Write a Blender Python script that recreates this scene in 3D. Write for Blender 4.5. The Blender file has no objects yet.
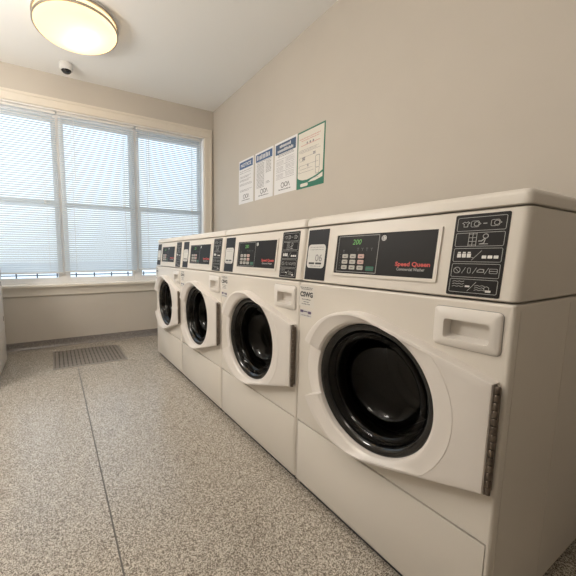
import bpy, bmesh, math, random
from mathutils import Vector, Matrix
random.seed(7)
PI = math.pi
C = bpy.context.scene.collection
SC = bpy.context.scene

# ------------------------------------------------------------------ measures
W = 0.683            # pitch of the washers
D = 0.967            # right wall (x)
YW = 3.467           # window wall (y)
H = 2.727            # ceiling
XL = -2.2            # left wall
YB = -2.6            # wall behind the camera

# ------------------------------------------------------------------ materials
def new_mat(name):
    m = bpy.data.materials.new(name); m.use_nodes = True
    nt = m.node_tree
    return m, nt, nt.nodes.get('Principled BSDF')

def pmat(name, col, rough=0.5, metal=0.0, spec=0.5, bump=0.0, bscale=200.0, vary=0.0, vscale=6.0, coat=0.0):
    m, nt, b = new_mat(name)
    b.inputs['Base Color'].default_value = (*col, 1)
    b.inputs['Roughness'].default_value = rough
    b.inputs['Metallic'].default_value = metal
    b.inputs['Specular IOR Level'].default_value = spec
    b.inputs['Coat Weight'].default_value = coat
    tc = nt.nodes.new('ShaderNodeTexCoord')
    if vary > 0:
        n = nt.nodes.new('ShaderNodeTexNoise'); n.inputs['Scale'].default_value = vscale; n.inputs['Detail'].default_value = 3
        nt.links.new(tc.outputs['Object'], n.inputs['Vector'])
        r = nt.nodes.new('ShaderNodeValToRGB')
        r.color_ramp.elements[0].position = .3; r.color_ramp.elements[1].position = .7
        r.color_ramp.elements[0].color = (*[c * (1 - vary) for c in col], 1)
        r.color_ramp.elements[1].color = (*[min(1, c * (1 + vary)) for c in col], 1)
        nt.links.new(n.outputs['Fac'], r.inputs['Fac']); nt.links.new(r.outputs['Color'], b.inputs['Base Color'])
    if bump > 0:
        n = nt.nodes.new('ShaderNodeTexNoise'); n.inputs['Scale'].default_value = bscale; n.inputs['Detail'].default_value = 2
        nt.links.new(tc.outputs['Object'], n.inputs['Vector'])
        bp = nt.nodes.new('ShaderNodeBump'); bp.inputs['Strength'].default_value = bump; bp.inputs['Distance'].default_value = .001
        nt.links.new(n.outputs['Fac'], bp.inputs['Height']); nt.links.new(bp.outputs['Normal'], b.inputs['Normal'])
    return m

def emis(name, col, s, base=None):
    m, nt, b = new_mat(name)
    b.inputs['Base Color'].default_value = (*(base or col), 1)
    b.inputs['Emission Color'].default_value = (*col, 1)
    b.inputs['Emission Strength'].default_value = s
    return m

M = {}
M['wall'] = pmat('wall_paint', (.60, .55, .485), .75, bump=.25, bscale=260, vary=.015, vscale=3, spec=.25)
M['ceiling'] = pmat('ceiling_paint', (.92, .915, .90), .9, bump=.15, bscale=200, spec=.1)
M['trim'] = pmat('trim_paint', (.76, .70, .61), .38, bump=.05)
M['vinyl'] = pmat('window_vinyl', (.88, .86, .84), .4)
M['enamel'] = pmat('washer_enamel', (.73, .685, .62), .30, bump=.05, bscale=350, vary=.012, vscale=4)
M['enamel2'] = pmat('washer_plastic', (.75, .705, .64), .36, bump=.04, bscale=300)
M['door'] = pmat('door_plastic', (.78, .735, .69), .33, bump=.03, bscale=300)
M['tray'] = pmat('dispenser_plastic', (.76, .72, .67), .35)
M['black'] = pmat('panel_black', (.010, .009, .009), .45, spec=.25)
M['black2'] = pmat('card_panel_black', (.016, .017, .021), .45, spec=.25)
M['rubber'] = pmat('black_rubber', (.012, .012, .012), .35)
M['rim'] = pmat('black_glass_rim', (.006, .006, .006), .06, spec=.6)
M['plinth'] = pmat('dark_plinth', (.02, .02, .02), .6)
M['steel'] = pmat('hinge_steel', (.17, .14, .115), .38, metal=.85, vary=.3, vscale=60)
M['drum'] = pmat('drum_steel', (.07, .058, .048), .34, metal=.9)
M['white'] = pmat('print_white', (.75, .74, .72), .5)
M['grey'] = pmat('print_grey', (.42, .42, .41), .5)
M['dgrey'] = pmat('print_dark_grey', (.13, .13, .13), .5)
M['ink'] = pmat('print_ink', (.05, .05, .055), .6)
M['inksoft'] = pmat('print_ink_soft', (.30, .29, .30), .6)
M['red'] = pmat('print_red', (.65, .09, .08), .5)
M['pinkkey'] = pmat('key_pink', (.62, .42, .38), .5)
M['key'] = pmat('key_grey', (.50, .48, .44), .5)
M['keygreen'] = pmat('key_green', (.02, .16, .10), .5)
M['led'] = emis('led_green', (.25, .75, .15), .22, (.10, .30, .08))
M['sticker'] = pmat('sticker_paper', (.66, .65, .62), .5)
M['sticker2'] = pmat('sticker_clear', (.73, .70, .65), .4)
M['purple'] = pmat('print_purple', (.12, .09, .17), .5)
M['paper'] = pmat('poster_paper', (.86, .85, .85), .5)
M['blue'] = pmat('poster_blue', (.085, .15, .30), .5)
M['blue2'] = pmat('poster_slate_blue', (.075, .12, .21), .5)
M['green'] = pmat('poster_green', (.035, .20, .13), .45)
M['cream'] = pmat('poster_cream', (.80, .76, .68), .5)
M['redsoft'] = pmat('poster_red', (.60, .20, .16), .5)
M['nickel'] = pmat('brushed_nickel', (.42, .38, .32), .35, metal=.9)
M['whiteplastic'] = pmat('white_plastic', (.72, .71, .69), .45)
M['grate'] = pmat('grate_bronze', (.27, .24, .21), .42, metal=.25, vary=.15, vscale=30)
M['gratedark'] = pmat('grate_pit_shade', (.10, .09, .08), .7)
M['gratehighlight'] = pmat('grate_highlight', (.42, .39, .36), .4)
M['concrete'] = pmat('outside_concrete', (.8, .8, .8), .9, vary=.1)
M['railing'] = pmat('railing_metal', (.05, .05, .055), .5)
M['siding'] = pmat('outside_siding', (.50, .53, .56), .8, vary=.05)
M['cord'] = pmat('blind_cord', (.80, .80, .78), .7)

# blinds: thin painted slats that let some daylight glow through
def blind_mat():
    m = bpy.data.materials.new('blind_slat'); m.use_nodes = True; nt = m.node_tree
    for n in list(nt.nodes): nt.nodes.remove(n)
    o = nt.nodes.new('ShaderNodeOutputMaterial'); mx = nt.nodes.new('ShaderNodeMixShader')
    d = nt.nodes.new('ShaderNodeBsdfDiffuse'); t = nt.nodes.new('ShaderNodeBsdfTranslucent')
    d.inputs[0].default_value = (.62, .66, .68, 1); t.inputs[0].default_value = (.64, .71, .76, 1)
    mx.inputs[0].default_value = .30
    nt.links.new(d.outputs[0], mx.inputs[1]); nt.links.new(t.outputs[0], mx.inputs[2]); nt.links.new(mx.outputs[0], o.inputs[0])
    return m
M['slat'] = blind_mat()

def glass_mat(name, tint, fres=1.45, rough=0.0, gl=.9):
    m = bpy.data.materials.new(name); m.use_nodes = True; nt = m.node_tree
    for n in list(nt.nodes): nt.nodes.remove(n)
    o = nt.nodes.new('ShaderNodeOutputMaterial'); mx = nt.nodes.new('ShaderNodeMixShader')
    t = nt.nodes.new('ShaderNodeBsdfTransparent'); g = nt.nodes.new('ShaderNodeBsdfGlossy'); f = nt.nodes.new('ShaderNodeFresnel')
    t.inputs[0].default_value = (*tint, 1); g.inputs['Roughness'].default_value = rough
    g.inputs[0].default_value = (gl, gl, gl, 1)
    f.inputs['IOR'].default_value = fres
    nt.links.new(f.outputs[0], mx.inputs[0]); nt.links.new(t.outputs[0], mx.inputs[1]); nt.links.new(g.outputs[0], mx.inputs[2])
    nt.links.new(mx.outputs[0], o.inputs[0])
    return m
M['pane'] = glass_mat('window_glass', (.93, .96, .97))
M['bowl'] = glass_mat('door_bowl_glass', (.40, .36, .31), 1.45, .02, .6)

def diffuser_mat():
    m = bpy.data.materials.new('lamp_diffuser'); m.use_nodes = True; nt = m.node_tree
    for n in list(nt.nodes): nt.nodes.remove(n)
    o = nt.nodes.new('ShaderNodeOutputMaterial'); a = nt.nodes.new('ShaderNodeAddShader')
    t = nt.nodes.new('ShaderNodeBsdfTranslucent'); e = nt.nodes.new('ShaderNodeEmission')
    t.inputs[0].default_value = (.95, .83, .66, 1)
    e.inputs[0].default_value = (1.0, .71, .40, 1); e.inputs[1].default_value = .66
    nt.links.new(t.outputs[0], a.inputs[0]); nt.links.new(e.outputs[0], a.inputs[1]); nt.links.new(a.outputs[0], o.inputs[0])
    return m
M['diffuser'] = diffuser_mat()

def floor_mat(name, dark, mid, light, scale=380.0, rough=.26):
    m, nt, b = new_mat(name)
    tc = nt.nodes.new('ShaderNodeTexCoord')
    n = nt.nodes.new('ShaderNodeTexNoise'); n.inputs['Scale'].default_value = scale; n.inputs['Detail'].default_value = 2.0; n.inputs['Roughness'].default_value = .6
    nt.links.new(tc.outputs['Object'], n.inputs['Vector'])
    v = nt.nodes.new('ShaderNodeTexVoronoi'); v.inputs['Scale'].default_value = scale * .9
    nt.links.new(tc.outputs['Object'], v.inputs['Vector'])
    sp = nt.nodes.new('ShaderNodeSeparateColor'); nt.links.new(v.outputs['Color'], sp.inputs[0])
    ad = nt.nodes.new('ShaderNodeMix'); ad.data_type = 'FLOAT'; ad.inputs[0].default_value = .45
    nt.links.new(n.outputs['Fac'], ad.inputs[2]); nt.links.new(sp.outputs[0], ad.inputs[3])
    r = nt.nodes.new('ShaderNodeValToRGB'); cr = r.color_ramp
    cr.elements[0].position = .33; cr.elements[0].color = (*dark, 1)
    cr.elements[1].position = .68; cr.elements[1].color = (*light, 1)
    e = cr.elements.new(.5); e.color = (*mid, 1)
    nt.links.new(ad.outputs[0], r.inputs['Fac']); nt.links.new(r.outputs['Color'], b.inputs['Base Color'])
    b.inputs['Roughness'].default_value = rough
    b.inputs['Specular IOR Level'].default_value = .8
    bp = nt.nodes.new('ShaderNodeBump'); bp.inputs['Strength'].default_value = .25; bp.inputs['Distance'].default_value = .0006
    nt.links.new(n.outputs['Fac'], bp.inputs['Height']); nt.links.new(bp.outputs['Normal'], b.inputs['Normal'])
    return m
M['floor'] = floor_mat('speckled_floor', (.14, .112, .088), (.38, .335, .28), (.74, .68, .59))
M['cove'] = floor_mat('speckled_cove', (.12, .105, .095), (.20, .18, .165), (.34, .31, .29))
M['seam'] = pmat('floor_seam', (.13, .115, .10), .5)

# ------------------------------------------------------------------ mesh helpers
def link(o, parent=None):
    C.objects.link(o)
    if parent is not None: o.parent = parent
    return o

def finish(me, sharp=35):
    for p in me.polygons: p.use_smooth = True
    try: me.set_sharp_from_angle(angle=math.radians(sharp))
    except Exception: pass

class MB:
    def __init__(s): s.v = []; s.f = []; s.mi = []; s.cur = 0
    def add(s, vs, fs):
        k = len(s.v); s.v += [tuple(p) for p in vs]
        for f in fs: s.f.append([k + i for i in f]); s.mi.append(s.cur)
    def box(s, a, b):
        x0, y0, z0 = a; x1, y1, z1 = b
        s.add([(x0,y0,z0),(x1,y0,z0),(x1,y1,z0),(x0,y1,z0),(x0,y0,z1),(x1,y0,z1),(x1,y1,z1),(x0,y1,z1)],
              [(0,3,2,1),(4,5,6,7),(0,1,5,4),(1,2,6,5),(2,3,7,6),(3,0,4,7)])
    def rbox(s, a, b, r=.004, seg=2):
        bm = bmesh.new(); bmesh.ops.create_cube(bm, size=1)
        for v in bm.verts:
            v.co = Vector([(a[i] + b[i]) / 2 + v.co[i] * (b[i] - a[i]) for i in range(3)])
        bmesh.ops.bevel(bm, geom=list(bm.edges), offset=r, segments=seg, affect='EDGES', profile=.5)
        bm.verts.ensure_lookup_table()
        s.add([v.co[:] for v in bm.verts], [[v.index for v in f.verts] for f in bm.faces]); bm.free()
    def loft(s, rings, closed=True, cap0=False, cap1=False):
        n = len(rings[0]); k = len(s.v)
        for r in rings: s.v += [tuple(p) for p in r]
        for i in range(len(rings) - 1):
            for j in range(n if closed else n - 1):
                a = k + i*n + j; b = k + i*n + (j+1) % n
                s.f.append([a, b, b + n, a + n]); s.mi.append(s.cur)
        if cap0: s.f.append([k + j for j in range(n)][::-1]); s.mi.append(s.cur)
        if cap1: s.f.append([k + (len(rings)-1)*n + j for j in range(n)]); s.mi.append(s.cur)
    def lathe(s, prof, fn, n=64, cap0=False, cap1=False):
        # prof: (r, h); fn(r cos, r sin, h) -> point
        s.loft([[fn(r*math.cos(2*PI*j/n), r*math.sin(2*PI*j/n), h) for j in range(n)] for r, h in prof], True, cap0, cap1)
    def build(s, name, mat, parent=None, sharp=35, recalc=True, loc=None):
        me = bpy.data.meshes.new(name)
        me.from_pydata(s.v, [], s.f)
        mats = mat if isinstance(mat, (list, tuple)) else [mat]
        for m in mats: me.materials.append(m)
        for p, i in zip(me.polygons, s.mi): p.material_index = i
        if recalc:
            bm = bmesh.new(); bm.from_mesh(me); bmesh.ops.recalc_face_normals(bm, faces=bm.faces); bm.to_mesh(me); bm.free()
        finish(me, sharp)
        o = bpy.data.objects.new(name, me); link(o, parent)
        if loc: o.location = loc
        return o

def text2d(txt, size, width=None, bold=0.0, align='LEFT', shear=0.0):
    """flat triangles of a line of lettering as 2D points"""
    cu = bpy.data.curves.new('txt', 'FONT'); cu.body = txt; cu.size = size; cu.offset = bold; cu.resolution_u = 3
    cu.align_x = align; cu.shear = shear
    o = bpy.data.objects.new('txt', cu); C.objects.link(o)
    dg = bpy.context.evaluated_depsgraph_get(); dg.update()
    me = bpy.data.meshes.new_from_object(o.evaluated_get(dg))
    vs = [(v.co.x, v.co.y) for v in me.vertices]; fs = [list(p.vertices) for p in me.polygons]
    bpy.data.objects.remove(o); bpy.data.curves.remove(cu); bpy.data.meshes.remove(me)
    if width and vs:
        x0 = min(v[0] for v in vs); x1 = max(v[0] for v in vs); k = width / max(1e-6, x1 - x0)
        vs = [((x - x0) * k, y) for x, y in vs]
    return vs, fs

class Deco(MB):
    """flat print on a plane: fn(u, v, h) -> point, u to the right seen from the front, v up"""
    def __init__(s, fn, h=.0004): super().__init__(); s.fn = fn; s.h = h
    def poly(s, pts): s.add([s.fn(u, v, s.h) for u, v in pts], [list(range(len(pts)))])
    def rect(s, u0, v0, u1, v1): s.poly([(u0,v0),(u1,v0),(u1,v1),(u0,v1)])
    def line(s, pts, w, close=False):
        P = [Vector(p) for p in pts]
        if close: P.append(P[0])
        for a, b in zip(P, P[1:]):
            d = (b - a)
            if d.length < 1e-7: continue
            d.normalize(); n = Vector((-d.y, d.x)) * w / 2; e = d * w * .3
            s.poly([tuple(a - e - n), tuple(b + e - n), tuple(b + e + n), tuple(a - e + n)])
    def rrect_pts(s, u0, v0, u1, v1, r, k=5):
        out = []
        for cx, cy, a0 in ((u1-r, v1-r, 0), (u0+r, v1-r, 90), (u0+r, v0+r, 180), (u1-r, v0+r, 270)):
            for i in range(k+1):
                a = math.radians(a0 + 90*i/k); out.append((cx + r*math.cos(a), cy + r*math.sin(a)))
        return out
    def rrect(s, u0, v0, u1, v1, r): s.poly(s.rrect_pts(u0, v0, u1, v1, r))
    def frame(s, u0, v0, u1, v1, w, r=0.0):
        if r: s.line(s.rrect_pts(u0, v0, u1, v1, r), w, True)
        else: s.line([(u0,v0),(u1,v0),(u1,v1),(u0,v1)], w, True)
    def circ(s, u, v, r, n=20): s.poly([(u + r*math.cos(2*PI*i/n), v + r*math.sin(2*PI*i/n)) for i in range(n)])
    def ringl(s, u, v, r, w, n=20): s.line([(u + r*math.cos(2*PI*i/n), v + r*math.sin(2*PI*i/n)) for i in range(n)], w, True)
    def text(s, txt, u, v, size, width=None, bold=0.0, shear=0.0):
        vs, fs = text2d(txt, size, width, bold, shear=shear)
        s.add([s.fn(u + x, v + y, s.h) for x, y in vs], fs)
    def words(s, u0, u1, v, h, wmin=.3, wmax=1.2, gap=.35):
        """a line of unreadable small print: strokes of letter size"""
        u = u0
        while u < u1:
            n = random.randint(2, 7)
            for _ in range(n):
                if u > u1: break
                s.rect(u, v, min(u + h*.42, u1 + h*.4), v + h * random.choice((.7, .7, 1.0)))
                u += h * .55
            u += h * .5

def empty(name, loc=(0,0,0), rz=0, label=None, cat=None, group=None):
    o = bpy.data.objects.new(name, None); C.objects.link(o); o.location = loc; o.rotation_euler = (0, 0, rz)
    o.empty_display_size = .1
    tag(o, label, cat, group); return o
def tag(o, label=None, cat=None, group=None, kind=None):
    if label: o['label'] = label
    if cat: o['category'] = cat
    if group: o['group'] = group
    if kind: o['kind'] = kind
    return o
def struct(name, mb, mat, **k):
    o = mb.build(name, mat, **k); o['kind'] = 'structure'; return o
def dup(root, loc, rz, label, group=None):
    r = root.copy(); C.objects.link(r); r.location = loc; r.rotation_euler = (0, 0, rz)
    r['label'] = label
    if group: r['group'] = group
    for ch in list(root.children):
        c = ch.copy(); C.objects.link(c); c.parent = r
        for g in list(ch.children):
            d = g.copy(); C.objects.link(d); d.parent = c
    return r

# ------------------------------------------------------------------ room shell
mb = MB(); mb.box((XL-.1, YB-.1, -.1), (D+.1, YW+.16, 0)); struct('floor', mb, M['floor'])
mb = MB(); mb.box((XL-.1, YB-.1, H), (D+.1, YW+.16, H+.1)); struct('ceiling', mb, M['ceiling'])
mb = MB(); mb.box((D, YB-.1, 0), (D+.1, YW+.16, H)); struct('wall_right', mb, M['wall'])
mb = MB(); mb.box((XL-.1, YB-.1, 0), (XL, YW+.16, H)); struct('wall_left', mb, M['wall'])
mb = MB(); mb.box((XL, YB-.1, 0), (D, YB, H)); struct('wall_front', mb, M['wall'])
# window opening
OX0, OX1, OZ0, OZ1 = -1.575, .842, .655, 2.400
mb = MB()
mb.box((XL, YW, 0), (D, YW+.16, OZ0)); mb.box((XL, YW, OZ1), (D, YW+.16, H))
mb.box((XL, YW, OZ0), (OX0, YW+.16, OZ1)); mb.box((OX1, YW, OZ0), (D, YW+.16, OZ1))
struct('wall_back', mb, M['wall'])
# cove base of the same speckled sheet
mb = MB()
prof = [(0, 0), (-.030, 0), (-.022, .003), (-.012, .012), (-.006, .03), (-.004, .078), (0, .080)]
mb.loft([[(x, YW + dy, z) for dy, z in prof] for x in (XL, D)], True, True, True)
struct('baseboard_back', mb, M['cove'])
mb = MB(); mb.loft([[(D + dy, y, z) for dy, z in prof] for y in (YB, YW - .03)], True, True, True)
struct('baseboard_right', mb, M['cove'])
mb = MB(); mb.box((XL, YW-.085, 0.0), (D, YW-.079, .0006)); struct('trim_1', mb, M['seam'])
mb = MB(); mb.box((-.7235, -.8, 0.0), (-.7175, 2.69, .0007)); struct('trim_2', mb, M['seam'])

# window casing
mb = MB()
def casing_prof(w, t=.020): return [(0, 0), (0, -t*.7), (.006, -t), (w*.72, -t), (w*.78, -t*1.35), (w, -t*1.35), (w, 0)]
CW = .095
# head
mb.loft([[(x, YW + dy, OZ1 + u) for u, dy in casing_prof(CW)] for x in (OX0 - CW, OX1 + CW)], True, True, True)
for sgn, x0 in ((-1, OX0), (1, OX1)):
    mb.loft([[(x0 + sgn*u, YW + dy, z) for u, dy in casing_prof(CW)] for z in (OZ0 - .02, OZ1 + .0)], True, True, True)
struct('trim_3', mb, M['trim'])
# stool and apron
mb = MB(); mb.rbox((OX0 - CW - .02, YW - .052, OZ0 - .022), (OX1 + CW + .02, YW + .10, OZ0 + .006), .006)
struct('trim_4', mb, M['trim'])
mb = MB(); mb.loft([[(x, YW + dy, z) for dy, z in ((0, .545), (-.012, .545), (-.018, .552), (-.020, .60), (-.030, .615), (-.034, .634), (0, .634))] for x in (OX0 - CW, OX1 + CW)], True, True, True)
struct('trim_5', mb, M['trim'])
# jamb lining
mb = MB()
mb.box((OX0, YW - .001, OZ0), (OX0 + .012, YW + .155, OZ1)); mb.box((OX1 - .012, YW - .001, OZ0), (OX1, YW + .155, OZ1))
mb.box((OX0, YW - .001, OZ1 - .012), (OX1, YW + .155, OZ1))
struct('trim_6', mb, M['vinyl'])

# three double-hung window units
WX = [OX0 + .012, -.765, .006, OX1 - .012]
for i in range(3):
    a, b = WX[i], WX[i+1]
    a2 = a + (.026 if i else 0); b2 = b - (.026 if i < 2 else 0)
    mb = MB(); y0, y1 = YW + .065, YW + .145
    mb.box((a, y0, OZ0 + .006), (a2 + .012, y1, OZ1 - .012)); mb.box((b2 - .012, y0, OZ0 + .006), (b, y1, OZ1 - .012))
    mb.box((a2 + .012, y0, OZ1 - .045), (b2 - .012, y1, OZ1 - .012)); mb.box((a2 + .012, y0, OZ0 + .006), (b2 - .012, y1, OZ0 + .024))
    w = struct('window_%d' % (i + 1), mb, M['vinyl'])
    # lower sash (inside), upper sash (outside)
    for nm, za, zb, ya in (('lower_sash', OZ0 + .024, 1.515, YW + .075), ('upper_sash', 1.470, OZ1 - .045, YW + .108)):
        mb = MB(); xa, xb = a2 + .012, b2 - .012; t = .020
        mb.box((xa, ya, za), (xa + t, ya + .03, zb)); mb.box((xb - t, ya, za), (xb, ya + .03, zb))
        mb.box((xa + t, ya, za), (xb - t, ya + .03, za + (.045 if nm[0] == 'l' else .042))); mb.box((xa + t, ya, zb - .042), (xb - t, ya + .03, zb))
        s = mb.build(nm, M['vinyl'], w)
        mb = MB(); mb.add([(xa + t, ya + .015, za + .03), (xb - t, ya + .015, za + .03), (xb - t, ya + .015, zb - .03), (xa + t, ya + .015, zb - .03)], [(0,1,2,3)])
        mb.build('pane', M['pane'], s)

# ------------------------------------------------------------------ venetian blinds
def make_blind(x0, x1, zb, label):
    zt = OZ1 - .014; yc = YW + .028
    r = empty('venetian_blind', ((x0 + x1)/2, yc, zb), 0, label, 'window blind', 'white mini blinds in the triple window')
    hw = (x1 - x0)/2; Ht = zt - zb
    mb = MB(); mb.rbox((-hw, -.014, Ht - .026), (hw, .014, Ht), .002, 1); mb.build('headrail', M['whiteplastic'], r)
    mb = MB(); mb.rbox((-hw, -.012, 0), (hw, .012, .012), .003, 1); mb.build('bottom_rail', M['whiteplastic'], r)
    mb = MB(); pitch = .0218; n = int((Ht - .045)/pitch); tilt = math.radians(48)
    for i in range(n):
        z = .022 + i*pitch; rows = []
        for x in (-hw + .002, hw - .002):
            rows.append([(x, t*math.cos(tilt)*.0125, z + t*math.sin(tilt)*.0125 + .0016*(1 - t*t)) for t in (-1, -.5, 0, .5, 1)])
        mb.loft(rows, False)
    mb.build('slats', M['slat'], r, sharp=60)
    for fx in (-.72, .0, .72) if False else (-.70, .70):
        mb = MB(); x = fx*hw
        for yy in (-.0135, .0135): mb.box((x - .0011, yy - .0008, .01), (x + .0011, yy + .0008, Ht - .02))
        mb.build('ladder_cord', M['cord'], r)
    mb = MB(); x = -hw + .14
    mb.lathe([(.0035, .95), (.0035, Ht - .03)], lambda a, b, h: (x + a, -.022 + b, h), 8, True, True)
    mb.build('tilt_wand', M['cord'], r)
    mb = MB(); x = hw - .13
    mb.lathe([(.0015, .75), (.0015, Ht - .03)], lambda a, b, h: (x + a, -.020 + b, h), 6, True, True)
    mb.lathe([(.002, .75), (.006, .72), (.006, .705), (.003, .70)], lambda a, b, h: (x + a, -.020 + b, h), 8, True, True)
    mb.build('lift_cord', M['cord'], r)
    return r
make_blind(OX0 + .018, -.777, .772, 'white mini blind at the left of the window, partly beyond the photo edge')
make_blind(-.757, -.006, .780, 'white mini blind in the middle of the three side by side')
make_blind(.016, .808, .792, 'white mini blind nearest the washers and the right wall corner')

# ------------------------------------------------------------------ outside
mb = MB(); mb.box((-30, YW + .5, -.5), (30, 60, -.4)); o = struct('ground', mb, M['concrete'])
rl = empty('metal_railing', (0, YW + 12, -.4), 0, 'low dark metal railing outside, glimpsed in the gap under the blinds', 'railing')
mb = MB(); mb.rbox((-6, -.02, .46), (6, .02, .50), .004, 1); mb.build('top_rail', M['railing'], rl)
mb = MB(); mb.rbox((-6, -.015, .12), (6, .015, .15), .004, 1); mb.build('bottom_rail', M['railing'], rl)
for k in range(17):
    mb = MB(); x = -6 + .75*k; mb.rbox((x - .025, -.025, 0), (x + .025, .025, .56), .004, 1); mb.build('post', M['railing'], rl)

# ------------------------------------------------------------------ washer
HW = W/2 - .001; MD = .80
CY, CZ = .337 - W/2, .556       # door centre, local
def outline(x0, inset=0.0, r=.009, k=6, open_front=False):
    hw = HW - inset; xr = MD - inset; pts = []
    # start at front-right flat end (y=-), go around the right side, rear, left side, back to front-left
    for i in range(k+1):
        a = PI/2 * i/k     # from front (-x) to side (-y)
        pts.append((x0 + r - r*math.cos(a), -hw + r - r*math.sin(a)))
    pts += [(x0 + .3, -hw), (xr, -hw), (xr, hw), (x0 + .3, hw)]
    for i in range(k+1):
        a = PI/2 * (1 - i/k)
        pts.append((x0 + r - r*math.cos(a), hw - r + r*math.sin(a)))
    return pts

TH = math.atan2(.023, .207)
Zc0, Zc1 = .868, 1.075
def cfn(u, v, h):      # console face: u = right seen from the front (-y), v = z
    x = .005 + (v - Zc0)/(Zc1 - Zc0)*.023
    return (x - h*math.cos(TH), -u, v + h*math.sin(TH))
def ffn(x0): return lambda u, v, h: (x0 - h, -u, v)
def U(y): return W/2 - y      # measured y on the near washer -> u

def make_washer(plain=False):
    r = empty('laundry_machine' if plain else 'washing_machine', (0, W/2, 0))
    # cabinet
    mb = MB()
    lv = [(.030, 0, 0), (.857, 0, 0), (.861, .002, .001), (.863, .006, .004)]
    mb.loft([[(x, y, z) for x, y in outline(x0, ins)] for z, x0, ins in lv], False)
    # front with the round door hole
    N = 96; hy = HW - .009; z0, z1 = .2925, .857; RH = .204
    qy, qz = .1595 - W/2, .748          # inner corner of the drawer opening
    qy0, qz1 = .0235 - W/2, .841
    FP = [(-hy, z0), (hy, z0), (hy, z1), (qy, z1), (qy, qz), (-hy, qz)]
    def edge(a):
        c, s = math.cos(a), math.sin(a); best = 1e9
        for (y1, za), (y2, zb) in zip(FP, FP[1:] + FP[:1]):
            ex, ez = y2 - y1, zb - za; den = c*ez - s*ex
            if abs(den) < 1e-12: continue
            t = ((y1 - CY)*ez - (za - CZ)*ex)/den; q = ((y1 - CY)*s - (za - CZ)*c)/den
            if t > 0 and -1e-6 <= q <= 1 + 1e-6: best = min(best, t)
        return best
    angs = sorted([2*PI*i/N for i in range(N)] + [math.atan2(z - CZ, y - CY) % (2*PI) for y, z in FP])
    mb.add([(0, -hy, qz), (0, qy0, qz), (0, qy0, z1), (0, -hy, z1)], [(0, 1, 2, 3)])
    mb.add([(0, qy0, qz1), (0, qy, qz1), (0, qy, z1), (0, qy0, z1)], [(0, 1, 2, 3)])
    mb.loft([[(x, CY + rr*math.cos(a), CZ + rr*math.sin(a)) for a in angs] for x, rr in ((.03, RH), (0, RH))] + [[(0, CY + edge(a)*math.cos(a), CZ + edge(a)*math.sin(a)) for a in angs]], True)
    # rolled top edge, top closing, returns at the groove
    mb.loft([[(0, -hy, .857), (0, hy, .857)], [(.002, -hy, .861), (.002, hy, .861)], [(.006, -hy, .863), (.006, hy, .863)]], False)
    mb.add([(x, y, .863) for x, y in outline(.006, .004)], [list(range(len(outline(0))))])
    mb.add([(0, -hy, z0), (0, hy, z0), (.012, hy, z0), (.012, -hy, z0)], [(0, 1, 2, 3)])
    mb.add([(x, y, .030) for x, y in outline(0)], [list(range(len(outline(0))))])
    for s in (-1, 1):
        mb.box((.3135, s*HW if s > 0 else -HW - .0008, .04), (.3175, s*HW + (.0006 if s > 0 else 0), .85))
        mb.box((.0255, s*HW if s > 0 else -HW - .0010, .04), (.0275, s*HW + (.0005 if s > 0 else 0), .85))
    mb.build('cabinet', M['enamel'], r, sharp=30)
    mb = MB(); mb.rbox((-.0006, -hy + .001, .034), (.012, hy - .001, .2865), .003, 2); mb.build('lower_panel', M['enamel'], r)
    mb = MB(); mb.box((.02, -HW + .012, 0), (MD - .03, HW - .012, .030)); mb.build('plinth', M['plinth'], r)
    # control console
    mb = MB()
    mb.loft([[(x, y, z) for x, y in outline(x0, ins, .016)] for z, x0, ins in ((Zc0, .008, .003), (Zc0 + .003, .0054, .0), (Zc1 - .002, .0278, 0), (Zc1, .030, .003))], True, True, True)
    mb.build('control_console', M['enamel2'], r, sharp=40)
    mb = MB()
    mb.loft([[(x, y, z) for x, y in outline(x0, ins, .016)] for z, x0, ins in ((1.079, .026, .002), (1.081, .0235, 0), (1.100, .0245, 0), (1.108, .028, .003), (1.113, .036, .009), (1.1155, .055, .022))], True, True, True)
    mb.build('top_cover', M['enamel2'], r, sharp=40)

    # display panel with bezel
    u0, u1, v0, v1 = U(.517), U(.180), .908, 1.037
    d = Deco(cfn); B = .009
    for a, b, c, e in ((u0 - B, v0 - B, u1 + B, v0), (u0 - B, v1, u1 + B, v1 + B*.6), (u0 - B, v0, u0, v1), (u1, v0, u1 + B, v1)):
        k = [d.fn(a, c2, 0) for c2 in ()]
        P = [(a, b), (c, b), (c, e), (a, e)]
        d.loft([[d.fn(u, v, -.001) for u, v in P], [d.fn(u, v, .004) for u, v in P]], True, False, True)
    d.build('display_bezel', M['enamel2'], r)
    d = Deco(cfn, .0016); d.rect(u0, v0, u1, v1); dp = d.build('display_panel', M['black'], r, recalc=False)
    k0, k1 = U(.508), U(.352)          # boxed keypad area
    hh = .0020
    d = Deco(cfn, hh); d.frame(k0, v0 + .006, k1, v1 - .005, .0016)
    d.build('keypad_outline', M['grey'], dp, recalc=False)
    d = Deco(cfn, hh)
    d.text('200', k0 + .058, v1 - .033, .024, .034, .0, .15); d.build('digit_readout', M['led'], dp, recalc=False)
    d = Deco(cfn, hh)
    for i in range(4): d.text('Y' if i % 2 else 'T', k0 + .078 + i*.017, v1 - .054, .014)
    d.text('±', k0 + .020, v1 - .058, .016)
    for i in range(6): d.circ(k0 + .012, v0 + .016 + i*.0095, .0014, 8)
    d.build('indicator_symbols', M['dgrey'], dp, recalc=False)
    for rr in range(3):
        for c in range(3):
            d = Deco(cfn, hh); a = k0 + .022 + c*.032; b = v0 + .014 + rr*.0185
            P = d.rrect_pts(a, b, a + .023, b + .0135, .003, 3)
            d.loft([[d.fn(u, v, hh - .0004) for u, v in P], [d.fn(u, v, hh + .0012) for u, v in P]], True, False, True)
            d.build('key', M['pinkkey'] if (c == 2 and rr) else M['key'], dp)
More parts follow.
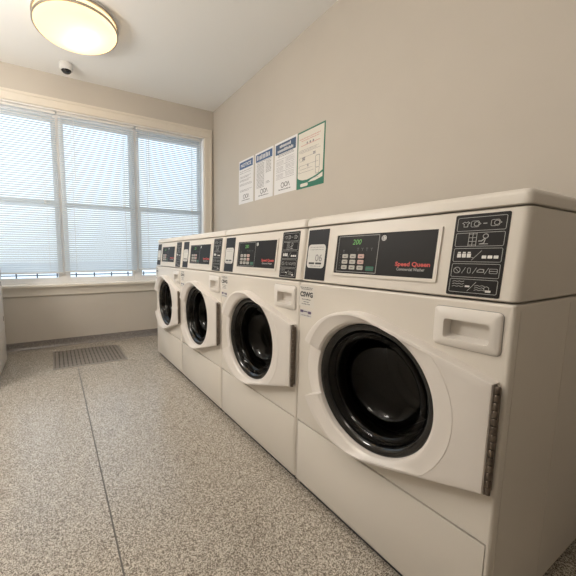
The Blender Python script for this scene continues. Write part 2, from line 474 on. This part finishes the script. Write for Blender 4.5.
    d = Deco(cfn, hh); d.rrect(k0 + .119, v0 + .012, k0 + .148, v0 + .026, .003); d.build('start_key', M['keygreen'], dp, recalc=False)
    d = Deco(cfn, hh + .0016)
    for i in range(8): d.rect(k0 + .122 + i*.003, v0 + .0165, k0 + .124 + i*.003, v0 + .0215)
    for rr in range(3):
        for c in range(3): d.rect(k0 + .028 + c*.032, v0 + .019 + rr*.0185, k0 + .039 + c*.032, v0 + .0215 + rr*.0185)
    d.build('key_print', M['dgrey'], dp, recalc=False)
    d = Deco(cfn, hh); d.circ(k1 + .016, v1 - .016, .0085)
    d.build('round_emblem', M['white'], dp, recalc=False)
    d = Deco(cfn, hh + .0004); d.ringl(k1 + .016, v1 - .016, .006, .0012); d.text('S', k1 + .0125, v1 - .0195, .010, None, .0003)
    d.build('emblem_print', M['dgrey'], dp, recalc=False)
    d = Deco(cfn, hh); d.text('Speed Queen', U(.290), v0 + .031, .0165, .099, .0005); d.build('red_lettering', M['red'], dp, recalc=False)
    d = Deco(cfn, hh); d.text('Commercial Washer', U(.284), v0 + .018, .0115, .080, .0002); d.build('grey_lettering', M['grey'], dp, recalc=False)

    # card strip at the left of the console
    u0, u1, v0, v1 = U(.665), U(.560), .8755, 1.065
    d = Deco(cfn, .001); d.loft([[d.fn(u, v, h) for u, v in d.rrect_pts(u0, v0, u1, v1, .002)] for h in (0, .001)], True, False, True)
    cs = d.build('card_strip', M['black2'], r)
    d = Deco(cfn, .0014); d.rrect(u0 + .006, v0 + .045, u1 - .009, v1 - .056, .014); d.build('number_sticker', M['sticker'], cs, recalc=False)
    d = Deco(cfn, .0018)
    for k in range(2): d.words(u0 + .018, u1 - .020, v1 - .068 - k*.009, .0035)
    d.words(u0 + .024, u1 - .026, v0 + .050, .0045)
    d.build('small_print', M['inksoft'], cs, recalc=False)
    d = Deco(cfn, .0018); d.rrect(u0 + .016, v0 + .059, u0 + .046, v0 + .066, .002); d.rrect(u0 + .051, v0 + .059, u0 + .082, v0 + .066, .002)
    d.build('dark_bars', M['ink'], cs, recalc=False)

    # washing instructions panel
    u0, u1, v0, v1 = U(.144), U(.034), .8735, 1.067
    d = Deco(cfn, .001); d.loft([[d.fn(u, v, h) for u, v in d.rrect_pts(u0, v0, u1, v1, .004)] for h in (0, .001)], True, False, True)
    ip = d.build('instruction_panel', M['black'], r)
    d = Deco(cfn, .0014); w5 = (v1 - v0 - .010)/5; w = .0011
    rows = [v1 - .005 - w5*(i+1) for i in range(5)]
    for b in rows: d.frame(u0 + .006, b + .0025, u1 - .006, b + w5 - .0025, w, .003)
    c = rows[0] + w5/2      # shirt, drum, dash, drum
    uu = u0 + .024
    d.line([(uu-.008,c+.003),(uu-.004,c+.006),(uu,c+.004),(uu+.004,c+.006),(uu+.008,c+.003),(uu+.004,c+.001),(uu+.004,c-.006),(uu-.004,c-.006),(uu-.004,c+.001)], w*1.2, True)
    for uu in (u0 + .044, u0 + .084):
        d.frame(uu - .009, c - .007, uu + .007, c + .007, w, .003); d.ringl(uu + .002, c, .005, w*1.2); d.line([(uu+.007,c+.003),(uu+.011,c),(uu+.007,c-.003)], w)
    d.line([(u0 + .060, c), (u0 + .067, c)], w*1.6)
    c = rows[1] + w5/2      # grid and hand with coin
    for i in range(3):
        d.line([(u0 + .034 + i*.008, c - .015), (u0 + .034 + i*.008, c + .015)], w)
    for i in range(4): d.line([(u0 + .034, c - .013 + i*.0087), (u0 + .050, c - .013 + i*.0087)], w)
    uu = u0 + .064
    d.ringl(uu + .004, c + .007, .005, w*1.5); d.line([(uu + .003, c + .002), (uu - .003, c - .004), (uu - .009, c - .004)], w*2); d.line([(uu + .004, c + .001), (uu + .002, c - .009), (uu - .007, c - .011), (uu + .010, c - .011)], w*1.5)
    c = rows[2] + w5/2      # slash between the cups
    d.line([(u0 + .046, c - .012), (u0 + .064, c + .010)], w)
    d.line([(u0 + .045, c - .006), (u0 + .049, c - .006)], w)
    c = rows[3] + w5/2
    d.ringl(u0 + .018, c, .007, w*1.2); d.line([(u0 + .013, c + .005), (u0 + .023, c - .005)], w)
    for k in (.029, .052, .076): d.line([(u0 + k, c - .007), (u0 + k + .007, c + .007)], w)
    d.frame(u0 + .041, c - .006, u0 + .047, c + .006, w, .002)
    d.line([(u0 + .061, c - .003), (u0 + .074, c - .003), (u0 + .074, c + .003), (u0 + .066, c + .004), (u0 + .061, c)], w*1.3, True)
    d.frame(u0 + .085, c - .005, u0 + .100, c + .005, w, .002); d.line([(u0 + .085, c), (u0 + .100, c)], w)
    c = rows[4] + w5/2
    for k in range(3):
        d.line([(u0 + .012 + i*.005, c + .009 - k*.006 + (.002 if i % 2 else 0)) for i in range(6)], w)
        d.line([(u0 + .060 + i*.005, c + .001 - k*.005 + (.002 if i % 2 else 0)) for i in range(5)], w)
    d.line([(u0 + .046, c - .012), (u0 + .062, c + .010)], w)
    d.ringl(u0 + .084, c - .004, .005, w)
    d.build('symbol_outlines', M['grey'], ip, recalc=False)
    d = Deco(cfn, .0014); c = rows[2] + w5/2
    for i in range(3):
        d.rrect(u0 + .014 + i*.0105, c - .006, u0 + .0225 + i*.0105, c + .0035, .001); d.rect(u0 + .015 + i*.0105, c + .0045, u0 + .0215 + i*.0105, c + .0075)
        d.rrect(u0 + .066 + i*.0115, c - .008, u0 + .075 + i*.0115, c - .001, .001)
    c = rows[4] + w5/2; d.rrect(u0 + .040, c - .003, u0 + .050, c + .001, .001); d.rrect(u0 + .082, c - .012, u0 + .093, c - .007, .001)
    d.build('white_symbols', M['white'], ip, recalc=False)

    if plain:      # flush door on a closed front
        mb = MB(); mb.add([(.001, -hy, z0), (.001, hy, z0), (.001, hy, z1), (.001, -hy, z1)], [(0, 1, 2, 3)]); mb.build('front_panel', M['enamel'], r)
        mb = MB(); mb.rbox((-.006, -.22, .34), (.0005, .22, .80), .003, 2); dr = mb.build('door', M['door'], r)
        mb = MB(); mb.rbox((-.012, .16, .53), (-.005, .19, .62), .003, 2); mb.build('door_handle', M['dgrey'], dr)
        for z in (.42, .72):
            mb = MB(); mb.rbox((-.008, -.236, z - .02), (.0005, -.222, z + .02), .002, 1); mb.build('hinge', M['steel'], r)
        return r
    # dispenser drawer, with its scooped grip
    u0, u1, v0, v1 = U(.162), U(.019), .745, .843
    mb = MB(); f = ffn(0)
    dd = Deco(f)
    O = dd.rrect_pts(u0, v0, u1, v1, .010, 4)
    O2 = dd.rrect_pts(u0 + .003, v0 + .003, u1 - .003, v1 - .003, .008, 4)
    R1 = dd.rrect_pts(u0 + .024, v0 + .020, u1 - .022, v1 - .030, .007, 4)
    R2 = dd.rrect_pts(u0 + .027, v0 + .028, u1 - .025, v1 - .031, .006, 4)
    mb.loft([[f(u, v, h) for u, v in P] for P, h in ((O, .0), (O, .003), (O2, .0065), (R1, .0065), (R1, .0045), (R2, -.022))], True, False, True)
    mb.build('dispenser_drawer', M['tray'], r, sharp=50, recalc=True)
    mb = MB(); O3 = dd.rrect_pts(u0 - .0012, v0 - .0012, u1 + .0012, v1 + .0012, .011, 4)
    mb.loft([[f(u, v, .0005) for u, v in P] for P in (O3, O)], True); mb.build('drawer_gap', M['inksoft'], r, recalc=False)

    # service stickers
    d = Deco(ffn(0), .0006); d.rect(U(.684) + .002, .770, U(.602), .850); st = d.build('service_sticker', M['sticker2'], r, recalc=False)
    d = Deco(ffn(0), .0010); a = U(.682)
    d.words(a + .004, a + .072, .842, .0035); d.words(a + .010, a + .070, .836, .0035)
    d.text('CSWG', a + .004, .808, .026, .070, .0012)
    d.words(a + .015, a + .062, .795, .004); d.words(a + .024, a + .054, .786, .004); d.words(a + .014, a + .060, .777, .004)
    d.build('sticker_print', M['ink'], st, recalc=False)
    d = Deco(ffn(0), .0006); d.rect(U(.678), .727, U(.612), .757); st = d.build('small_sticker', M['sticker'], r, recalc=False)
    d = Deco(ffn(0), .0010); a = U(.678); d.rrect(a + .003, .744, a + .022, .754, .003); d.rrect(a + .046, .742, a + .064, .752, .003); d.rect(a + .024, .747, a + .044, .751); d.words(a + .010, a + .060, .732, .004)
    d.build('sticker_print', M['purple'], st, recalc=False)

    # ---- door
    cy0, cz0, R0 = .386 - W/2, .553, .236      # big outline circle
    hyb = .017 - W/2; hz0, hz1 = .426, .688    # straight hinge edge
    def tangent(py, pz, sgn):
        dy, dz = py - cy0, pz - cz0; dd_ = math.hypot(dy, dz); base = math.atan2(dz, dy); al = math.acos(R0/dd_)
        return base + sgn*al
    aT = tangent(hyb, hz1, -1); aB = tangent(hyb, hz0, +1)
    aT %= 2*PI; aB %= 2*PI
    poly = [(hyb, hz0), (hyb, hz1)]
    a0 = aT if aT < PI else aT - 2*PI; a1 = aB - 2*PI if aB > PI else aB
    # arc from aT round through 0 (the +y side) to aB
    n = 90
    for i in range(n+1):
        a = a0 + (a1 - a0)*i/n; poly.append((cy0 + R0*math.cos(a), cz0 + R0*math.sin(a)))
    dcy, dcz = CY, CZ; PL = -.028; E = .007
    def rout(a):
        c, s = math.cos(a), math.sin(a); best = None
        for (y1, z1_), (y2, z2_) in zip(poly, poly[1:] + poly[:1]):
            ex, ez = y2 - y1, z2_ - z1_; den = c*ez - s*ex
            if abs(den) < 1e-12: continue
            t = ((y1 - dcy)*ez - (z1_ - dcz)*ex)/den; q = ((y1 - dcy)*s - (z1_ - dcz)*c)/den
            if t > 0 and -1e-6 <= q <= 1 + 1e-6 and (best is None or t > best): best = t
        return best
    angs = [2*PI*i/180 for i in range(180)]
    angs += [math.atan2(hz1 - dcz, hyb - dcy) % (2*PI), math.atan2(hz0 - dcz, hyb - dcy) % (2*PI)]
    nu, nd = math.radians(20), 2*PI - math.radians(25)
    angs = [a for a in angs if abs(a - nu) > .012 and abs(a - nd) > .012]
    angs += [nu - .004, nu + .004, nd - .004, nd + .004]
    angs = sorted(angs)
    rings = [[] for _ in range(17)]
    for a in angs:
        ro = rout(a); notch = a < nu or a > nd
        c, s = math.cos(a), math.sin(a)
        ri = .2000
        xp = lambda q: PL - .017*max(0, min(1, (q*c + dcy - hyb)/.24))     # the slanted door face
        if notch:
            rr = [(ri, -.010), (.2025, -.018), (.2035, -.023), (.205, -.0255), (.2075, -.0262), (.2095, -.0255), (.2115, -.022), (.2135, -.012), (.2165, -.004), (.220, -.0025), (.224, -.002), (.230, -.0018), (.238, -.0016), (.245, -.0014), (.250, -.0012), (ro - .002, -.0010), (ro, 0)]
        else:
            cr = min(.250, ro - .009); xc = xp(cr)
            rr = [(ri, -.010), (.2025, -.020), (.2035, -.0265), (.2055, -.0305), (.2085, -.0325), (.212, xc*.25 - .0330*.75)]
            for k in range(1, 5): t = k/4; q = .213 + (cr - .213)*t; rr.append((q, xc*(.25 + .75*t) - .0330*.75*(1 - t) - (.001 if k == 4 else 0)))
            o2 = max(ro - .006, cr + .0012)
            rr.append((cr + .0006, xc)); rr.append(((cr + o2)/2, xp((cr + o2)/2))); rr.append((o2, xp(o2)))
            xo = rr[-1][1]; rr += [(max(ro - .0026, o2 + .0003), xo + .0010), (ro - .0006, xo + .0035), (ro, xo + .007), (ro + .001, 0)]
        for k, (q, x) in enumerate(rr): rings[k].append((x, dcy + q*c, dcz + q*s))
    mb = MB(); mb.loft(rings, True)
    door = mb.build('door', M['door'], r, sharp=28)
    fnl = lambda a, b, h: (h, dcy + a, dcz + b)
    mb = MB(); mb.lathe([(.2015, -.006), (.2015, -.014), (.198, -.0175), (.190, -.0175), (.182, -.013), (.176, -.006), (.172, .03)], fnl, 96)
    mb.build('glass_rim', M['rim'], door)
    mb = MB(); mb.lathe([(.171, -.004), (.164, -.006), (.153, .0), (.143, .018), (.138, .05), (.128, .075), (.105, .088), (.06, .094), (.002, .095)], fnl, 96, False, True)
    mb.build('glass_bowl', M['bowl'], door, sharp=60)
    mb = MB(); mb.lathe([(.165, .03), (.178, .035), (.182, .045), (.176, .055), (.158, .060), (.156, .068), (.17, .075), (.20, .08)], fnl, 80)
    mb.build('door_gasket', M['rubber'], r)
    mb = MB(); mb.lathe([(.155, .075), (.158, .085), (.235, .10), (.245, .12), (.245, .42), (.22, .45), (.01, .46)], fnl, 80, False, True)
    for k in range(3):      # lifting ribs
        a = 2*PI*k/3 + .5; c, s = math.cos(a), math.sin(a)
        P = []
        for x in (.13, .41):
            P.append([(x, dcy + c*q - s*t, dcz + s*q + c*t) for q, t in ((.246, -.035), (.19, -.010), (.185, 0), (.19, .010), (.246, .035))])
        mb.loft(P, False)
    mb.build('drum', M['drum'], r)
    # piano hinge
    mb = MB(); hy_ = hyb - .006
    mb.box((-.024, hyb - .0030, hz0 + .001), (-.013, hyb - .0012, hz1 - .001))
    n = 14; hz = (hz1 - hz0 - .004)/n
    for k in range(n):
        a = hz0 + .002 + k*hz
        mb.lathe([(.0046, a), (.0056, a + .001), (.0056, a + hz - .0035), (.0046, a + hz - .0020)], lambda p, q, h: (-.0195 + p, hyb - .0065 + q, h), 12, True, True)
    mb.box((-.0145, hyb - .009, hz0 + .01), (-.006, hyb - .006, hz1 - .01))
    mb.build('hinge', M['steel'], r)
    return r

w1 = make_washer()
tag(w1, 'nearest white front-loading washer, at the open end of the row, its sticker reading 06', 'washing machine', 'front-loading washers along the right wall')
w1.location = (0, W/2, 0)
dup(w1, (0, 1.5*W, 0), 0, 'second white front-loading washer from the near end, below the green-edged notice')
dup(w1, (0, 2.5*W, 0), 0, 'third white front-loading washer from the near end, second from the window')
dup(w1, (0, 3.5*W, 0), 0, 'last white front-loading washer of the right row, closest to the window')
wl = make_washer(True); wl.location = (-1.272, 3.105 - W/2, 0); wl.rotation_euler = (0, 0, PI)
tag(wl, 'white laundry machine cut off by the left edge, facing the row along the right wall', 'laundry machine')
# the number on the nearest washer's sticker
st = [c for c in w1.children if c.name.startswith('card_strip')][0]
d = Deco(cfn, .0019); d.text('06', U(.665) + .048, .9465, .036, .036, .0006); d.build('sticker_number', M['inksoft'], st, recalc=False)

# ------------------------------------------------------------------ notices on the wall
def wfn(y0, z0):      # local origin bottom-left corner of the sheet as seen
    return lambda u, v, h: (-h, -u, v)
def sheet(name, y0, z0, w, h, label, cat='notice', group='notices taped in a row on the right wall', mat='paper'):
    r = empty(name, (D - .0005, y0, z0), 0, label, cat, group)
    f = wfn(0, 0); d = Deco(f, .001)
    d.loft([[f(u, v, hh) for u, v in ((0,0),(w,0),(w,h),(0,h))] for hh in (0, .0016)], True, True, True)
    d.build('sheet', M[mat], r)
    return r, f
G = 'blue-headed notices on the right wall'
def notice(y0, w, label, hdr, style):
    z0 = 1.517; h = .452
    r, f = sheet('wall_notice', y0, z0, w, h, label, group=G)
    d = Deco(f, .0022); hh = .072 if style < 3 else .088
    d.rect(.014, h - .018 - hh, w - .014, h - .018)
    d.build('header_band', M['blue'] if style < 3 else M['blue2'], r, recalc=False)
    d = Deco(f, .0028)
    if style == 1: d.text('NOTICE', .045, h - .070, .046, w - .09, .001)
    elif style == 2:
        u = .035
        for k in range(9): 
            d.rect(u, h - .074, u + .014, h - .036 + (.006 if k % 3 == 0 else 0)); u += .0245
    else:
        for vv, a, b in ((h - .055, .075, w - .075), (h - .092, .045, w - .045)):
            u = a
            while u < b: d.rect(u, vv, u + .010, vv + .020 + (.005 if random.random() < .4 else 0)); u += .0155
    d.build('header_lettering', M['paper'], r, recalc=False)
    d = Deco(f, .0022)
    if style == 1:
        for v in (.345, .325, .290, .278, .255, .243, .212, .200, .150, .138): d.words(.022, w - random.choice((.03, .05, .09)), v - .01, .0065)
    elif style == 2:
        v = h - .115
        while v > .105: d.words(.03, w*.52, v, .0058); v -= .0125
        v = h - .115
        while v > .225: d.words(w*.62, w - .03, v, .0058); v -= .0125
        d.words(w*.62, w - .06, .150, .006); d.words(w*.62, w - .05, .137, .006)
        d.words(.03, w - .03, h - .100, .005)
    else:
        for v, a, b in ((.335, .05, w - .05), (.322, .05, w - .04)): d.words(a, b, v, .009)
        for v in (.298, .25, .190, .130): d.words(.025, w - .03, v, .0045)
        for v in (.282, .272, .262, .232, .222, .212, .202, .172, .162, .152, .142): d.words(.03, w*.42, v, .004); d.words(w*.52, w - .03, v + .003, .004)
    d.build('small_print', M['inksoft'] if style != 2 else M['dgrey'], r, recalc=False)
    d = Deco(f, .0022)
    d.ringl(w*.40, .072, .020, .006); d.ringl(w*.55, .074, .018, .006); d.line([(w*.62, .055), (w*.66, .092), (w*.72, .055)], .005)
    d.words(w*.22, w*.76, .030, .011)
    d.build('round_logo', M['dgrey'], r, recalc=False)
notice(2.818, .290, 'blue-headed white notice nearest the window, with widely spaced lines of print', 'NOTICE', 1)
notice(2.497, .300, 'blue-headed white notice with two dense columns of print, second from the window', '', 2)
notice(2.174, .305, 'white notice with two-line dark blue heading, beside the green-edged notice', '', 3)
z0, w, h = 1.512, .308, .452
r, f = sheet('wall_notice', 1.861, z0, w, h, 'green-edged cream notice with a green wave at its foot', group='notices on the right wall', mat='green')
del r['group']
d = Deco(f, .0022)
wave = [(w - .014, .105), (w*.80, .085), (w*.62, .072), (w*.40, .062), (w*.22, .066), (w*.10, .078), (.016, .092)]
d.poly([(.010, h - .012), (.010, .092)] + wave[::-1][1:] + [(w - .010, h - .012)])
d.build('cream_field', M['cream'], r, recalc=False)
d = Deco(f, .0022); d.poly([(w*.42, .040), (w*.70, .040), (w - .014, .055), (w - .014, .088), (w*.80, .072), (w*.55, .055)]); d.rrect(.045, .014, .135, .040, .012)
d.build('pale_panels', M['cream'], r, recalc=False)
d = Deco(f, .0026)
for k, (a, b, c) in enumerate(((.08, .85, .388), (.16, .80, .372), (.14, .84, .335))): d.words(w*a, w*b, c, .006)
d.build('red_print', M['redsoft'], r, recalc=False)
d = Deco(f, .0026)
for k in range(3): d.circ(w*(.38 + .11*k), .348, .0085, 12)
for v, a, b in ((.300, .12, .80), (.290, .12, .72), (.280, .12, .86), (.243, .12, .62), (.215, .12, .30), (.180, .12, .78), (.150, .12, .60), (.125, .12, .66)): d.words(w*a, w*b, v, .0045)
d.text('=', w*.20, .212, .06, None, .003); d.text('=', w*.60, .235, .05, None, .002); d.text('a', w*.40, .165, .035, None, .001)
d.frame(w*.70, .135, w*.84, .225, .004, .008); d.line([(w*.70, .13), (w*.72, .09), (w*.82, .09), (w*.84, .13)], .004)
d.words(w*.62, w*.82, .060, .006)
for v in (.295, .235, .175, .13): d.ringl(w*.09, v, .006, .0018, 10)
d.build('small_print', M['inksoft'], r, recalc=False)

# ------------------------------------------------------------------ ceiling lamp
LX, LY = -.620, 2.560
cl = empty('ceiling_lamp', (LX, LY, H), 0, 'round flush ceiling lamp with warm glowing diffuser and metal bands', 'ceiling lamp')
fz = lambda a, b, h: (a, b, h)
mb = MB(); mb.lathe([(.02, -.001), (.298, -.001), (.300, -.006), (.298, -.014), (.288, -.016)], fz, 96, True); mb.build('mounting_pan', M['whiteplastic'], cl)
mb = MB(); mb.lathe([(.288, -.014), (.288, -.070), (.278, -.084), (.25, -.097), (.18, -.112), (.09, -.119), (.004, -.121)], fz, 96, False, True); mb.build('diffuser', M['diffuser'], cl, sharp=80)
for za in (-.016, -.058):
    mb = MB(); mb.lathe([(.2895, za), (.298, za), (.2995, za - .003), (.2995, za - .011), (.298, za - .014), (.2895, za - .014), (.2895, za)], fz, 96); mb.build('metal_band', M['nickel'], cl)
for k in range(3):
    a = 2*PI*k/3 + math.radians(-95); c, s = math.cos(a), math.sin(a)
    mb = MB(); mb.add([((.2900 + dr)*c - dt*s, (.2900 + dr)*s + dt*c, z) for z in (-.028, -.060) for dr, dt in ((0, -.004), (.008, -.004), (.008, .004), (0, .004))],
           [(0,1,5,4),(1,2,6,5),(2,3,7,6),(3,0,4,7)]); mb.build('bracket', M['nickel'], cl)

# camera dome / detector on the ceiling
sd = empty('ceiling_detector', (-.668, 3.225, H), 0, 'small round white ceiling sensor with a dark lens by the window wall', 'sensor')
mb = MB(); mb.lathe([(.004, -.0005), (.060, -.0005), (.062, -.006), (.061, -.040), (.055, -.054), (.044, -.058)], fz, 48, True); mb.build('housing', M['whiteplastic'], sd)
mb = MB(); mb.lathe([(.044, -.056), (.041, -.064), (.032, -.074), (.018, -.081), (.002, -.083)], fz, 40, False, True); mb.build('dark_lens', M['rim'], sd, sharp=80)

# ------------------------------------------------------------------ floor grate
gx0, gx1, gy0, gy1 = -.912, -.300, 2.690, 3.240
fg = empty('floor_grate', ((gx0 + gx1)/2, (gy0 + gy1)/2, 0), 0, 'flat brown ribbed metal grate in the floor below the window', 'floor grate')
a, b = (gx1 - gx0)/2, (gy1 - gy0)/2
mb = MB(); mb.box((-a + .004, -b + .004, 0), (a - .004, b - .004, .0015)); mb.build('pit_shade', M['gratedark'], fg)  # flat dark sheet on the floor, its colour stands for the recess shade
mb = MB()
for p, q in (((-a, -b, 0), (a, -b + .018, .006)), ((-a, b - .018, 0), (a, b, .006)), ((-a, -b + .018, 0), (-a + .018, b - .018, .006)), ((a - .018, -b + .018, 0), (a, b - .018, .006))): mb.box(p, q)
mb.build('frame', M['grate'], fg)
mb = MB(); mb.box((-a, -b - .006, 0), (a, -b, .0065)); mb.build('edge_highlight', M['gratehighlight'], fg)  # pale strip, paints a highlight line along the near edge
n = 17
for k in range(n):
    x = -a + .018 + (k + .5)*(2*a - .036)/n
    mb = MB(); mb.rbox((x - .0125, -b + .02, .0015), (x + .0125, b - .02, .0055), .0015, 1); mb.build('bar', M['grate'], fg)
for k in range(5):
    y = -b + .02 + (k + .5)*(2*b - .04)/5
    mb = MB(); mb.box((-a + .018, y - .005, .0015), (a - .018, y + .005, .0048)); mb.build('cross_bar', M['grate'], fg)

# ------------------------------------------------------------------ light
def lamp(name, kind, loc, energy, col, **k):
    l = bpy.data.lights.new(name, kind); l.energy = energy; l.color = col
    for a_, b_ in k.items(): setattr(l, a_, b_)
    o = bpy.data.objects.new(name, l); C.objects.link(o); o.location = loc; return o
lamp('bulb', 'POINT', (LX + .06, LY - .02, H - .075), .95, (1, .75, .44), shadow_soft_size=.035)
lamp('bulb', 'POINT', (LX + .0, LY + .10, H - .070), .6, (1, .75, .44), shadow_soft_size=.035)
o = lamp('fill_light', 'POINT', (-1.0, .25, 2.3), 17, (1, .91, .80), shadow_soft_size=.22)  # unseen lamp added overhead to brighten the ceiling and washer fronts
o = lamp('fill_light', 'POINT', (-1.85, 1.9, 1.95), 58, (1, .96, .90), shadow_soft_size=.22)  # added fill out of view, lifts far washers, ceiling and window wall

w = bpy.data.worlds.new('World'); SC.world = w; w.use_nodes = True
nt = w.node_tree; bg = nt.nodes['Background']
tc = nt.nodes.new('ShaderNodeTexCoord'); sx = nt.nodes.new('ShaderNodeSeparateXYZ'); rp = nt.nodes.new('ShaderNodeValToRGB')
nt.links.new(tc.outputs['Generated'], sx.inputs[0]); nt.links.new(sx.outputs['Z'], rp.inputs['Fac'])
rp.color_ramp.elements[0].color = (.84, .92, .97, 1); rp.color_ramp.elements[1].color = (.68, .83, 1.0, 1); rp.color_ramp.elements[1].position = .7
nt.links.new(rp.outputs['Color'], bg.inputs['Color']); bg.inputs['Strength'].default_value = 1.9

# ------------------------------------------------------------------ camera
cam = bpy.data.cameras.new('Camera'); co = bpy.data.objects.new('Camera', cam); C.objects.link(co)
px, py, pz, ya, pi_, ro, f = -0.86140, -0.29948, 0.96839, 0.495019, -0.112062, 0.003486, 320.139
fw = Vector((math.sin(ya)*math.cos(pi_), math.cos(ya)*math.cos(pi_), math.sin(pi_)))
r0 = Vector((math.cos(ya), -math.sin(ya), 0)); u0 = r0.cross(fw)
rt = math.cos(ro)*r0 + math.sin(ro)*u0; up = -math.sin(ro)*r0 + math.cos(ro)*u0
m = Matrix((rt, up, -fw)).transposed().to_4x4(); m.translation = (px, py, pz); co.matrix_world = m
cam.sensor_fit = 'HORIZONTAL'; cam.sensor_width = 36; cam.lens = f/576*36
cam.shift_x = 60.989/576; cam.shift_y = 3.066/576
cam.clip_start = .02; cam.clip_end = 200
SC.camera = co
SC.view_settings.view_transform = 'Standard'
SC.view_settings.look = 'None'
SC.view_settings.exposure = 0.08
